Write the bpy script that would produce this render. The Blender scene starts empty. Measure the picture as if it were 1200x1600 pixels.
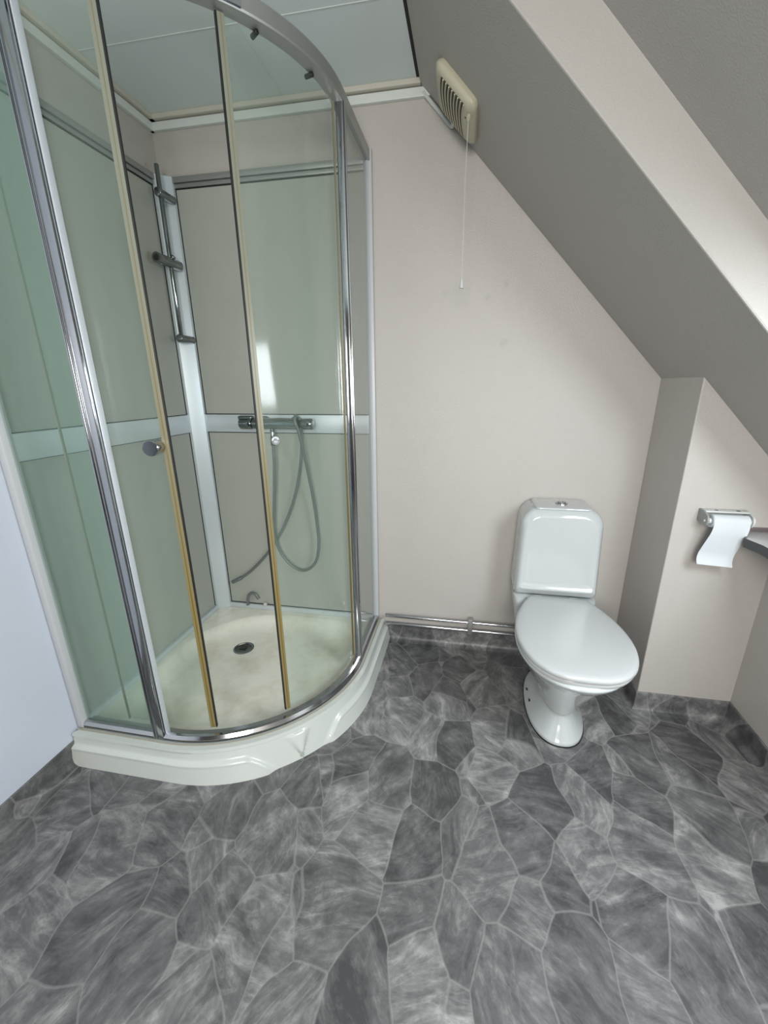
import bpy, bmesh, math, random
from math import sin, cos, pi, radians, sqrt, atan2, hypot
from mathutils import Vector, Matrix

# ------------------------------------------------------------------ camera
scn = bpy.context.scene
COL = scn.collection
FPX, PX, PY = 653.38, 607.85, 811.88
cam_d = bpy.data.cameras.new('camera')
cam = bpy.data.objects.new('camera', cam_d)
COL.objects.link(cam)
scn.camera = cam
cam_d.sensor_fit = 'VERTICAL'
cam_d.sensor_height = 36.0
cam_d.sensor_width = 27.0
cam_d.lens = FPX / 1600 * 36.0
cam_d.shift_x = -(PX - 600) / 1600
cam_d.shift_y = (PY - 800) / 1600
cam_d.clip_start = 0.02
CAM = Vector((1.2759, -1.8199, 1.2291))
_f = Vector((-0.17641266, 0.93550899, -0.30610703))
_r = Vector((0.98304737, 0.18323483, -0.00654729))
_u = Vector((-0.04996442, 0.30207273, 0.95197459))
m = Matrix((( _r.x, _u.x, -_f.x), (_r.y, _u.y, -_f.y), (_r.z, _u.z, -_f.z))).to_4x4()
m.translation = CAM
cam.matrix_world = m

# ------------------------------------------------------------------ light and exposure
scn.view_settings.view_transform = 'Standard'
scn.view_settings.look = 'None'
scn.view_settings.gamma = 1.0
scn.view_settings.use_curve_mapping = False
scn.view_settings.exposure = 0.46
world = bpy.data.worlds.new('world')
scn.world = world
world.use_nodes = True
world.node_tree.nodes['Background'].inputs[0].default_value = (0.6, 0.75, 1.0, 1)
world.node_tree.nodes['Background'].inputs[1].default_value = 0.6


def area(name, loc, target, sx, sy, power, col):
    d = bpy.data.lights.new(name, 'AREA')
    d.shape = 'RECTANGLE'
    d.size, d.size_y = sx, sy
    d.energy = power
    d.color = col
    o = bpy.data.objects.new(name, d)
    COL.objects.link(o)
    o.location = loc
    o.rotation_euler = (Vector(target) - Vector(loc)).to_track_quat('-Z', 'Y').to_euler()
    return o


WIN_W, FILL_W = 19.0, 36.0
area('roof_window_light', (2.142, -1.26, 1.276), (1.420, -1.26, 0.584), 0.43, 0.63, WIN_W, (0.87, 0.945, 1.0))
area('gable_fill_light', (1.32, -3.12, 1.42), (1.45, 0, 1.2), 0.75, 0.85, FILL_W, (1.0, 0.97, 0.93))  # added fill light behind the camera, no known source there

# ------------------------------------------------------------------ materials
MATS = {}
ALB = 0.80     # overall level of the painted and plastic surfaces


def nmat(name):
    mt = bpy.data.materials.new(name)
    mt.use_nodes = True
    MATS[name] = mt
    nt = mt.node_tree
    return mt, nt, nt.nodes['Principled BSDF'], nt.nodes['Material Output']


def simple(name, col, rough=0.5, metal=0.0, coat=0.0, bump=0.0, bscale=300.0, var=0.0, spec=0.5):
    mt, nt, b, out = nmat(name)
    if metal < 0.5:
        col = tuple(c * ALB for c in col)
    b.inputs['Base Color'].default_value = (*col, 1)
    b.inputs['Roughness'].default_value = rough
    b.inputs['Metallic'].default_value = metal
    b.inputs['Specular IOR Level'].default_value = spec
    b.inputs['Coat Weight'].default_value = coat
    b.inputs['Coat Roughness'].default_value = 0.05
    tc = nt.nodes.new('ShaderNodeTexCoord')
    if var > 0:
        n = nt.nodes.new('ShaderNodeTexNoise')
        n.inputs['Scale'].default_value = 6.0
        n.inputs['Detail'].default_value = 5.0
        nt.links.new(tc.outputs['Object'], n.inputs['Vector'])
        mx = nt.nodes.new('ShaderNodeMix')
        mx.data_type = 'RGBA'
        mx.inputs[6].default_value = (*[c * (1 - var) for c in col], 1)
        mx.inputs[7].default_value = (*[min(1, c * (1 + var)) for c in col], 1)
        nt.links.new(n.outputs['Fac'], mx.inputs[0])
        nt.links.new(mx.outputs[2], b.inputs['Base Color'])
    if bump > 0:
        n = nt.nodes.new('ShaderNodeTexNoise')
        n.inputs['Scale'].default_value = bscale
        n.inputs['Detail'].default_value = 3.0
        nt.links.new(tc.outputs['Object'], n.inputs['Vector'])
        bp = nt.nodes.new('ShaderNodeBump')
        bp.inputs['Strength'].default_value = bump
        bp.inputs['Distance'].default_value = 0.002
        nt.links.new(n.outputs['Fac'], bp.inputs['Height'])
        nt.links.new(bp.outputs[0], b.inputs['Normal'])
    return mt


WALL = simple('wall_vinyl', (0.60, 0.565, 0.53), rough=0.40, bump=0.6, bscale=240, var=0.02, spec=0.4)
def wall_marks(mt, spots):
    nt = mt.node_tree
    L = nt.links.new
    b = nt.nodes['Principled BSDF']
    src = b.inputs['Base Color'].links[0].from_socket
    tc = nt.nodes.new('ShaderNodeTexCoord')
    ns = nt.nodes.new('ShaderNodeTexNoise')
    ns.inputs['Scale'].default_value = 60
    L(tc.outputs['Object'], ns.inputs['Vector'])
    for (x, z, r, st) in spots:
        d = nt.nodes.new('ShaderNodeVectorMath'); d.operation = 'DISTANCE'
        d.inputs[1].default_value = (x, 0, z)
        L(tc.outputs['Object'], d.inputs[0])
        ad = nt.nodes.new('ShaderNodeMath'); ad.operation = 'MULTIPLY_ADD'
        ad.inputs[1].default_value = 0.03
        L(ns.outputs['Fac'], ad.inputs[0]); L(d.outputs['Value'], ad.inputs[2])
        mr = nt.nodes.new('ShaderNodeMapRange')
        mr.inputs[1].default_value = 0.015
        mr.inputs[2].default_value = 0.015 + r
        mr.inputs[3].default_value = st
        mr.inputs[4].default_value = 0
        L(ad.outputs[0], mr.inputs[0])
        mx = nt.nodes.new('ShaderNodeMix'); mx.data_type = 'RGBA'
        mx.inputs[7].default_value = (0.30, 0.30, 0.29, 1)
        L(mr.outputs[0], mx.inputs[0]); L(src, mx.inputs[6])
        src = mx.outputs[2]
    L(src, b.inputs['Base Color'])


wall_marks(WALL, ((1.385, 1.59, 0.016, 0.35), (1.322, 1.545, 0.016, 0.35), (1.393, 1.385, 0.020, 0.35), (1.159, 1.567, 0.020, 0.2)))
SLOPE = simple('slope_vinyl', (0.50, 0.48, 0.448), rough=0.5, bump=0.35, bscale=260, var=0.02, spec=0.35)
DAYLITWALL = simple('left_wall_daylit', (0.68, 0.74, 0.84), rough=0.38, bump=0.25, bscale=260, var=0.02)  # wall vinyl with the bluish daylight put into its colour
CEIL = simple('ceiling_board', (0.82, 0.92, 0.92), rough=0.5, var=0.02)
TRIMW = simple('trim_paint', (0.80, 0.85, 0.82), rough=0.4)
CREAM = simple('trim_cream', (0.66, 0.63, 0.54), rough=0.5)
DARKGAP = simple('gap_shadow_strip', (0.03, 0.025, 0.025), rough=0.8)
PORC = simple('porcelain', (0.62, 0.655, 0.66), rough=0.12, coat=0.6)
SEATP = simple('seat_plastic', (0.60, 0.62, 0.625), rough=0.25)
CHROME = simple('chrome', (0.48, 0.49, 0.51), rough=0.12, metal=1.0)
CHROMED = simple('dark_chrome', (0.24, 0.26, 0.265), rough=0.10, metal=1.0)
ALU = simple('brushed_aluminium', (0.86, 0.92, 0.98), rough=0.40, metal=0.40, bump=0.1, bscale=500)
ALUG = simple('matt_aluminium', (0.37, 0.38, 0.37), rough=0.4, metal=0.6)
ALUW = simple('white_aluminium', (0.62, 0.64, 0.66), rough=0.35)
BLACK = simple('black_rubber', (0.01, 0.01, 0.01), rough=0.5)
HOLE = simple('drain_hole', (0.02, 0.02, 0.02), rough=0.6)
TRAY = simple('tray_acrylic', (0.68, 0.72, 0.68), rough=0.22, coat=0.3)
PLW = simple('white_plastic', (0.68, 0.71, 0.69), rough=0.3)
PLG = simple('grey_plastic', (0.36, 0.37, 0.35), rough=0.4)
BEIGE = simple('aged_plastic', (0.62, 0.59, 0.44), rough=0.42, var=0.06)
BEIGED = simple('fan_interior', (0.05, 0.045, 0.03), rough=0.8)
CORD = simple('cord', (0.70, 0.69, 0.64), rough=0.6)
PAPER = simple('tissue_paper', (0.74, 0.79, 0.82), rough=0.9, bump=0.3, bscale=150)
EDGE = simple('worktop_edge', (0.08, 0.08, 0.08), rough=0.3, metal=0.3)
MAUVE = simple('worktop_strip', (0.16, 0.13, 0.13), rough=0.4)
HOSE = simple('grey_hose', (0.22, 0.25, 0.25), rough=0.35, metal=0.4)
SEALANT = simple('sealant', (0.42, 0.40, 0.33), rough=0.6, var=0.1)
PANEL = simple('shower_panel', (0.51, 0.52, 0.475), rough=0.30, coat=0.0, var=0.04)
WHITEP = simple('window_paint', (0.8, 0.8, 0.8), rough=0.3)


# tray inside: acrylic with brown water stain
def tray_inside():
    mt, nt, b, out = nmat('tray_stained')
    b.inputs['Roughness'].default_value = 0.25
    b.inputs['Coat Weight'].default_value = 0.2
    tc = nt.nodes.new('ShaderNodeTexCoord')
    n = nt.nodes.new('ShaderNodeTexNoise')
    n.inputs['Scale'].default_value = 5.0
    n.inputs['Detail'].default_value = 8.0
    n.inputs['Roughness'].default_value = 0.65
    nt.links.new(tc.outputs['Object'], n.inputs['Vector'])
    r = nt.nodes.new('ShaderNodeValToRGB')
    r.color_ramp.elements[0].position = 0.34
    r.color_ramp.elements[0].color = (0.62, 0.575, 0.455, 1)
    r.color_ramp.elements[1].position = 0.58
    r.color_ramp.elements[1].color = (0.80, 0.785, 0.70, 1)
    nt.links.new(n.outputs['Fac'], r.inputs[0])
    nt.links.new(r.outputs[0], b.inputs['Base Color'])
    return mt


TRAYIN = tray_inside()


def gasket(name, lo, hi):
    # yellowed magnetic seal: the staining is heavier low down
    mt, nt, b, out = nmat(name)
    b.inputs['Roughness'].default_value = 0.35
    tc = nt.nodes.new('ShaderNodeTexCoord')
    sp = nt.nodes.new('ShaderNodeSeparateXYZ')
    mr = nt.nodes.new('ShaderNodeMapRange')
    mr.inputs[1].default_value = 0.6
    mr.inputs[2].default_value = 1.6
    mx = nt.nodes.new('ShaderNodeMix')
    mx.data_type = 'RGBA'
    mx.inputs[6].default_value = (*lo, 1)
    mx.inputs[7].default_value = (*hi, 1)
    nt.links.new(tc.outputs['Object'], sp.inputs[0])
    nt.links.new(sp.outputs[2], mr.inputs[0])
    nt.links.new(mr.outputs[0], mx.inputs[0])
    nt.links.new(mx.outputs[2], b.inputs['Base Color'])
    return mt


YELLOW = gasket('yellowed_seal', (0.22, 0.175, 0.07), (0.22, 0.235, 0.185))
YELLOWD = gasket('yellowed_seal_line', (0.16, 0.10, 0.02), (0.22, 0.19, 0.12))


def glass(name, tint, haze, hazecol, gloss=0.06):
    mt = bpy.data.materials.new(name)
    mt.use_nodes = True
    nt = mt.node_tree
    nt.nodes.clear()
    out = nt.nodes.new('ShaderNodeOutputMaterial')
    tr = nt.nodes.new('ShaderNodeBsdfTransparent')
    tr.inputs[0].default_value = (*tint, 1)
    gl = nt.nodes.new('ShaderNodeBsdfGlossy')
    gl.inputs['Roughness'].default_value = 0.10
    df = nt.nodes.new('ShaderNodeBsdfDiffuse')
    df.inputs[0].default_value = (*hazecol, 1)
    tc = nt.nodes.new('ShaderNodeTexCoord')
    mp = nt.nodes.new('ShaderNodeMapping')
    mp.inputs['Scale'].default_value = (9, 9, 1.2)
    n = nt.nodes.new('ShaderNodeTexNoise')
    n.inputs['Scale'].default_value = 2.0
    n.inputs['Detail'].default_value = 4.0
    mr = nt.nodes.new('ShaderNodeMapRange')
    mr.inputs[1].default_value = 0.3
    mr.inputs[2].default_value = 0.7
    mr.inputs[3].default_value = haze * 0.8
    mr.inputs[4].default_value = haze * 1.2
    nt.links.new(tc.outputs['Object'], mp.inputs[0])
    nt.links.new(mp.outputs[0], n.inputs['Vector'])
    nt.links.new(n.outputs['Fac'], mr.inputs[0])
    m1 = nt.nodes.new('ShaderNodeMixShader')
    nt.links.new(mr.outputs[0], m1.inputs[0])
    nt.links.new(tr.outputs[0], m1.inputs[1])
    nt.links.new(df.outputs[0], m1.inputs[2])
    lw = nt.nodes.new('ShaderNodeLayerWeight')
    lw.inputs[0].default_value = 0.5
    pw = nt.nodes.new('ShaderNodeMath'); pw.operation = 'POWER'
    pw.inputs[1].default_value = 4.0
    nt.links.new(lw.outputs['Facing'], pw.inputs[0])
    fr = nt.nodes.new('ShaderNodeMath'); fr.operation = 'MULTIPLY_ADD'
    fr.inputs[1].default_value = 0.7
    fr.inputs[2].default_value = 0.016
    nt.links.new(pw.outputs[0], fr.inputs[0])
    m2 = nt.nodes.new('ShaderNodeMixShader')
    nt.links.new(fr.outputs[0], m2.inputs[0])
    nt.links.new(m1.outputs[0], m2.inputs[1])
    nt.links.new(gl.outputs[0], m2.inputs[2])
    nt.links.new(m2.outputs[0], out.inputs[0])
    return mt


GLASS = glass('green_glass', (0.962, 0.985, 0.970), 0.055, (0.35, 0.47, 0.40))
GLASSF = glass('hazy_green_glass', (0.89, 0.945, 0.92), 0.12, (0.27, 0.41, 0.36))
GLASSC = glass('clear_green_glass', (0.965, 0.985, 0.975), 0.03, (0.5, 0.6, 0.55))


def stone_floor():
    mt, nt, b, out = nmat('stone_vinyl')
    L = nt.links.new

    def N(t):
        return nt.nodes.new(t)
    tc = N('ShaderNodeTexCoord')
    wn = N('ShaderNodeTexNoise')
    wn.inputs['Scale'].default_value = 4.0
    wn.inputs['Detail'].default_value = 1.5
    L(tc.outputs['Object'], wn.inputs['Vector'])
    sub = N('ShaderNodeVectorMath'); sub.operation = 'SUBTRACT'
    sub.inputs[1].default_value = (0.5, 0.5, 0.5)
    L(wn.outputs['Color'], sub.inputs[0])
    sc = N('ShaderNodeVectorMath'); sc.operation = 'SCALE'
    sc.inputs['Scale'].default_value = 0.09
    L(sub.outputs[0], sc.inputs[0])
    add = N('ShaderNodeVectorMath'); add.operation = 'ADD'
    L(tc.outputs['Object'], add.inputs[0])
    L(sc.outputs[0], add.inputs[1])
    mp = N('ShaderNodeMapping')
    mp.inputs['Location'].default_value = (0.37, 0.12, 0.55)
    mp.inputs['Rotation'].default_value = (0, 0, radians(24))
    mp.inputs['Scale'].default_value = (7.4, 5.2, 4.0)
    L(add.outputs[0], mp.inputs[0])
    ve = N('ShaderNodeTexVoronoi'); ve.feature = 'DISTANCE_TO_EDGE'
    ve.inputs['Scale'].default_value = 1.0
    ve.inputs['Randomness'].default_value = 1.0
    L(mp.outputs[0], ve.inputs['Vector'])
    vc = N('ShaderNodeTexVoronoi'); vc.feature = 'F1'
    vc.inputs['Scale'].default_value = 1.0
    L(mp.outputs[0], vc.inputs['Vector'])
    spc = N('ShaderNodeSeparateColor')
    L(vc.outputs['Color'], spc.inputs[0])
    # streak direction differs stone by stone
    ang = N('ShaderNodeMath'); ang.operation = 'MULTIPLY'; ang.inputs[1].default_value = 6.283
    L(spc.outputs[0], ang.inputs[0])
    rot = N('ShaderNodeVectorRotate'); rot.rotation_type = 'Z_AXIS'
    L(add.outputs[0], rot.inputs['Vector'])
    L(ang.outputs[0], rot.inputs['Angle'])
    m2 = N('ShaderNodeMapping')
    m2.inputs['Scale'].default_value = (7, 19, 14)
    L(rot.outputs[0], m2.inputs[0])
    n1 = N('ShaderNodeTexNoise')
    n1.inputs['Scale'].default_value = 1.0
    n1.inputs['Detail'].default_value = 12.0
    n1.inputs['Roughness'].default_value = 0.68
    n1.inputs['Distortion'].default_value = 0.7
    L(m2.outputs[0], n1.inputs['Vector'])
    n2 = N('ShaderNodeTexNoise')
    n2.inputs['Scale'].default_value = 13.0
    n2.inputs['Detail'].default_value = 10.0
    n2.inputs['Roughness'].default_value = 0.68
    L(add.outputs[0], n2.inputs['Vector'])

    def math(op, a, bb):
        x = N('ShaderNodeMath'); x.operation = op
        for i, q in enumerate((a, bb)):
            if isinstance(q, (int, float)):
                x.inputs[i].default_value = q
            else:
                L(q, x.inputs[i])
        return x.outputs[0]
    v = math('MULTIPLY', math('SUBTRACT', n1.outputs['Fac'], 0.5), 1.6)
    v = math('ADD', v, math('MULTIPLY', math('SUBTRACT', n2.outputs['Fac'], 0.5), 1.15))
    v = math('ADD', v, math('MULTIPLY', math('SUBTRACT', spc.outputs[1], 0.5), 0.42))
    n3 = N('ShaderNodeTexNoise')
    n3.inputs['Scale'].default_value = 0.55
    n3.inputs['Detail'].default_value = 8.0
    n3.inputs['Roughness'].default_value = 0.6
    n3.inputs['Distortion'].default_value = 1.2
    L(m2.outputs[0], n3.inputs['Vector'])
    vein = math('SUBTRACT', 1.0, math('MULTIPLY', math('ABSOLUTE', math('SUBTRACT', n3.outputs['Fac'], 0.5), 0.0), 26.0))
    vein = math('MAXIMUM', vein, 0.0)
    v = math('ADD', v, math('MULTIPLY', vein, 0.13))
    v = math('ADD', v, 0.42)
    r = N('ShaderNodeValToRGB')
    cr = r.color_ramp
    cr.elements[0].position = 0.10
    cr.elements[0].color = (0.0562, 0.057, 0.0585, 1)
    cr.elements[1].position = 0.95
    cr.elements[1].color = (0.345, 0.345, 0.3375, 1)
    e = cr.elements.new(0.48); e.color = (0.1312, 0.132, 0.1327, 1)
    e = cr.elements.new(0.70); e.color = (0.2137, 0.2137, 0.21, 1)
    L(v, r.inputs[0])
    # joints
    jr = N('ShaderNodeMapRange')
    jr.inputs[1].default_value = 0.006
    jr.inputs[2].default_value = 0.018
    jr.inputs[3].default_value = 0.42
    jr.inputs[4].default_value = 0.0
    L(ve.outputs['Distance'], jr.inputs[0])
    mx = N('ShaderNodeMix'); mx.data_type = 'RGBA'
    L(jr.outputs[0], mx.inputs[0])
    L(r.outputs[0], mx.inputs[6])
    mx.inputs[7].default_value = (0.27, 0.27, 0.2625, 1)
    L(mx.outputs[2], b.inputs['Base Color'])
    b.inputs['Roughness'].default_value = 0.42
    bp = N('ShaderNodeBump')
    bp.inputs['Strength'].default_value = 0.12
    bp.inputs['Distance'].default_value = 0.003
    L(v, bp.inputs['Height'])
    L(bp.outputs[0], b.inputs['Normal'])
    return mt


STONE = stone_floor()

# ------------------------------------------------------------------ mesh helpers


def link(name, bm, mat, parent=None, smooth=True, ang=35):
    me = bpy.data.meshes.new(name)
    bmesh.ops.recalc_face_normals(bm, faces=bm.faces)
    bm.to_mesh(me)
    bm.free()
    if smooth:
        for p in me.polygons:
            p.use_smooth = True
        me.set_sharp_from_angle(angle=radians(ang))
    mats = mat if isinstance(mat, (list, tuple)) else [mat]
    for q in mats:
        me.materials.append(q)
    o = bpy.data.objects.new(name, me)
    COL.objects.link(o)
    if parent is not None:
        o.parent = parent
        o.matrix_parent_inverse = Matrix.Translation(world_loc(parent)).inverted()
    return o


def world_loc(o):
    # all our parents are unrotated; meshes are written in world coordinates
    loc = Vector(o.location)
    p = o.parent
    if p is not None:
        loc = loc + world_loc(p) + o.matrix_parent_inverse.translation
    return loc


def thing(name, label, cat, loc, group=None):
    o = bpy.data.objects.new(name, None)
    COL.objects.link(o)
    o.location = loc
    o.empty_display_size = 0.05
    tag(o, label, cat, group)
    return o


def tag(o, label, cat, group=None):
    o['label'] = label
    o['category'] = cat
    if group:
        o['group'] = group
    return o


def struct(name, bm, mat, parent=None, smooth=False):
    o = link(name, bm, mat, parent, smooth)
    if parent is None:
        o['kind'] = 'structure'
    return o


def add_box(bm, a, b, bev=0.0, seg=2, mi=0):
    a, b = [min(p, q) for p, q in zip(a, b)], [max(p, q) for p, q in zip(a, b)]
    vs = [bm.verts.new((x, y, z)) for x in (a[0], b[0]) for y in (a[1], b[1]) for z in (a[2], b[2])]
    F = [(0, 1, 3, 2), (4, 6, 7, 5), (0, 4, 5, 1), (2, 3, 7, 6), (0, 2, 6, 4), (1, 5, 7, 3)]
    fs = [bm.faces.new([vs[i] for i in f]) for f in F]
    for f in fs:
        f.material_index = mi
    if bev > 0:
        es = list({e for f in fs for e in f.edges})
        bmesh.ops.bevel(bm, geom=es, offset=bev, segments=seg, profile=0.5, affect='EDGES')
    return bm


def box(a, b, bev=0.0, seg=2):
    bm = bmesh.new()
    return add_box(bm, a, b, bev, seg)


def add_prism(bm, pts, d, mi=0):
    """pts: 3d polygon, extruded by vector d"""
    d = Vector(d)
    A = [bm.verts.new(p) for p in pts]
    B = [bm.verts.new(Vector(p) + d) for p in pts]
    fs = [bm.faces.new(A), bm.faces.new(B[::-1])]
    n = len(pts)
    for i in range(n):
        fs.append(bm.faces.new((A[i], B[i], B[(i + 1) % n], A[(i + 1) % n])))
    for f in fs:
        f.material_index = mi
    return fs


def prism(pts, d, bev=0.0):
    bm = bmesh.new()
    fs = add_prism(bm, pts, d)
    if bev:
        bmesh.ops.bevel(bm, geom=list({e for f in fs for e in f.edges}), offset=bev, segments=2, profile=0.5, affect='EDGES')
    return bm


def add_tube(bm, pts, r, n=12, cap=True, mi=0):
    pts = [Vector(p) for p in pts]
    rr = r if isinstance(r, (list, tuple)) else [r] * len(pts)
    rings = []
    ref = None
    for i, p in enumerate(pts):
        t = (pts[min(i + 1, len(pts) - 1)] - pts[max(i - 1, 0)]).normalized()
        if ref is None:
            ref = t.cross(Vector((0, 0, 1)))
            if ref.length < 1e-3:
                ref = t.cross(Vector((1, 0, 0)))
            ref.normalize()
        else:
            ref = (ref - t * ref.dot(t))
            ref.normalize()
        s = t.cross(ref)
        rings.append([bm.verts.new(p + (ref * cos(2 * pi * k / n) + s * sin(2 * pi * k / n)) * rr[i]) for k in range(n)])
    for a, b in zip(rings, rings[1:]):
        for k in range(n):
            f = bm.faces.new((a[k], a[(k + 1) % n], b[(k + 1) % n], b[k]))
            f.material_index = mi
    if cap:
        bm.faces.new(rings[0][::-1]).material_index = mi
        bm.faces.new(rings[-1]).material_index = mi
    return bm


def tube(pts, r, n=12, cap=True):
    return add_tube(bmesh.new(), pts, r, n, cap)


def rod(a, b, r, bev=0.0015, n=24):
    """solid round bar with eased ends"""
    a, b = Vector(a), Vector(b)
    t = (b - a).normalized()
    return tube([a, a + t * bev * 0.4, a + t * bev, b - t * bev, b - t * bev * 0.4, b],
                [r - bev, r - bev * 0.4, r, r, r - bev * 0.4, r - bev], n)


def spline(P, k=10):
    P = [Vector(p) for p in P]
    Q = [P[0] * 2 - P[1]] + P + [P[-1] * 2 - P[-2]]
    out = []
    for i in range(1, len(Q) - 2):
        a, b, c, d = Q[i - 1:i + 3]
        for j in range(k):
            t = j / k
            out.append(0.5 * ((2 * b) + (c - a) * t + (2 * a - 5 * b + 4 * c - d) * t * t + (3 * b - a - 3 * c + d) * t ** 3))
    out.append(P[-1])
    return out


def loft(rings, capa=True, capb=True, bm=None, mi=0):
    bm = bm or bmesh.new()
    V = [[bm.verts.new(p) for p in r] for r in rings]
    n = len(V[0])
    for a, b in zip(V, V[1:]):
        for k in range(n):
            f = bm.faces.new((a[k], a[(k + 1) % n], b[(k + 1) % n], b[k]))
            f.material_index = mi
    if capa:
        bm.faces.new(V[0][::-1]).material_index = mi
    if capb:
        bm.faces.new(V[-1]).material_index = mi
    return bm


def sweep(path, prof, closed=False):
    """path: list of (x,y) ; prof: list of (offset outward, z) closed polygon.  Outward = right-hand normal of the path."""
    n = len(path)
    rings = []
    for i in range(n):
        p = Vector(path[i])
        a = Vector(path[max(i - 1, 0)])
        b = Vector(path[min(i + 1, n - 1)])
        t = (b - a).normalized()
        nrm = Vector((t.y, -t.x))
        rings.append([(p.x + nrm.x * o, p.y + nrm.y * o, z) for o, z in prof])
    return loft(rings)


# ------------------------------------------------------------------ room numbers
H = 2.220
XS, XK, ZK = 1.045, 1.978, 1.2465
YJ, Y1, D = 0.311, 0.711, 0.1084
XR = 2.300
SK = 0.081
YB = -3.2
Ls = hypot(XK - XS, ZK - H)
sx_, sz_ = (XK - XS) / Ls, (ZK - H) / Ls
nx_, nz_ = -sz_, sx_


def sl(t, y, o=0.0):
    return Vector((XS + sx_ * t + nx_ * o, y, H + sz_ * t + nz_ * o))


def slz(x):
    return H + (x - XS) * sz_ / sx_


# floor
struct('floor', box((-0.12, YB - 0.1, -0.08), (3.2, 0.12, 0.0)), STONE)
# walls
struct('wall_back', prism([(-0.1, 0, 0), (XK + 0.02, 0, 0), (XK + 0.02, 0, slz(XK + 0.02) + 0.03), (XS, 0, H + 0.08), (-0.1, 0, H + 0.08)], (0, 0.1, 0)), WALL)
struct('wall_left', box((-0.1, -0.870, 0), (0, 0, H + 0.08)), WALL)
struct('wall_left_front', box((-0.1, YB, 0), (0, -0.870, H + 0.08)), DAYLITWALL)  # same wall, split off to carry the painted daylight tint
# boxed corner behind the toilet: its left side and its face towards the room
bm = prism([(XK, 0, 0), (XR + 0.1, 0, 0), (XR + 0.1, 0, slz(XR + 0.1) + 0.02), (XK, 0, ZK + 0.02)], (0, -YJ, 0), 0.004)
struct('wall_corner', bm, WALL)
struct('wall_right', box((XR, YB, 0), (XR + 0.1, -YJ, 0.80)), WALL)
# low end of the slope over the right wall, up to the dormer cheek
struct('wall_right_upper', box((XR, YB, 0.80), (XR + 0.1, 0, 1.12)), WALL)
struct('wall_front', box((-0.1, YB - 0.1, 0), (3.2, YB, H + 0.3)), simple('low_bounce_wall', (0.16, 0.14, 0.13), rough=0.5))  # unseen wall, colour made dark to cut bounced light

# flat ceiling
struct('ceiling', box((-0.1, YB, H), (XS + 0.14, 0.0, H + 0.08)), CEIL)
# lower slope (a dropped, boxed strip along the back wall) whose side is the bright band
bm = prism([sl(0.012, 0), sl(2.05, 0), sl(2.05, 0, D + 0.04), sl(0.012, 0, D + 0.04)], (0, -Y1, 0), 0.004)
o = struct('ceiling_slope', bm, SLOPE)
# higher slope with a roof window let into it
WT0, WT1, WY0, WY1 = 1.18, 1.70, -0.90, -1.62


def slab(t0, t1, y0, y1):
    return prism([sl(t0, y0, D), sl(t1, y0, D), sl(t1, y0, D + 0.12), sl(t0, y0, D + 0.12)], (0, y1 - y0, 0))


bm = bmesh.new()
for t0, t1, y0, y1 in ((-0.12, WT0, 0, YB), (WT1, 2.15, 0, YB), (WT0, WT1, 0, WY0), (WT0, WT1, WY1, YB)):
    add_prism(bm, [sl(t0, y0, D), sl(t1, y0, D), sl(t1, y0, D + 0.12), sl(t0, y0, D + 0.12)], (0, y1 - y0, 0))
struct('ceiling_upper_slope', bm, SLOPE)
bm = bmesh.new()
for t0, t1, y0, y1 in ((WT0, WT0 + 0.04, WY0, WY1), (WT1 - 0.04, WT1, WY0, WY1), (WT0, WT1, WY0, WY0 - 0.04), (WT0, WT1, WY1 + 0.04, WY1)):
    add_prism(bm, [sl(t0, y0, D + 0.04), sl(t1, y0, D + 0.04), sl(t1, y0, D + 0.10), sl(t0, y0, D + 0.10)], (0, y1 - y0, 0))
struct('window_1', bm, WHITEP)
bm = prism([sl(WT0 - 0.02, WY0 + 0.02, D + 0.121), sl(WT1 + 0.02, WY0 + 0.02, D + 0.121), sl(WT1 + 0.02, WY0 + 0.02, D + 0.13), sl(WT0 - 0.02, WY0 + 0.02, D + 0.13)], (0, WY1 - WY0 - 0.04, 0))
struct('unseen_window_1_blind', bm, WHITEP)  # unseen blind closing off the roof window, not another window
bm = bmesh.new()
for a in (0.88, 1.69):
    add_box(bm, (a, YB, 0.93), (a + 0.06, YB + 0.04, 1.64))
for z in (0.93, 1.85):
    add_box(bm, (0.88, YB, z), (1.75 if z < 1 else 1.55, YB + 0.04, z + 0.06))
add_box(bm, (0.94, YB, 0.99), (1.69, YB + 0.01, 1.64))
struct('added_gable_window', bm, WHITEP)  # unseen frame and pane, added to go with the fill light

# ceiling panel joints
bm = bmesh.new()
add_box(bm, (0.0, -0.3505, H - 0.0012), (XS, -0.3475, H))
add_box(bm, (0.0, -0.95, H - 0.0012), (XS, -0.947, H))
add_box(bm, (0.56, -0.3475, H - 0.0012), (0.563, 0, H))
struct('trim_1', bm, TRIMW)
# cornice: cream bead under the ceiling then a pale flat strip, back wall and left wall
def cornice(bmc, a, b, horiz, z0, z1, dep):
    if horiz == 'y':
        add_box(bmc, (a, -dep, z0), (b, 0, z1), 0.002)
    else:
        add_box(bmc, (0, a, z0), (dep, b, z1), 0.002)
bm = bmesh.new(); cornice(bm, 0.0, XS + 0.012, 'y', H - 0.016, H, 0.030); struct('trim_2', bm, CREAM)
bm = bmesh.new(); cornice(bm, 0.0, XS + 0.045, 'y', H - 0.046, H - 0.019, 0.016); struct('trim_3', bm, TRIMW)
bm = bmesh.new(); cornice(bm, YB, 0.0, 'x', H - 0.016, H, 0.030); struct('trim_4', bm, CREAM)
bm = bmesh.new(); cornice(bm, YB, 0.0, 'x', H - 0.046, H - 0.019, 0.016); struct('trim_5', bm, TRIMW)
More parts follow.
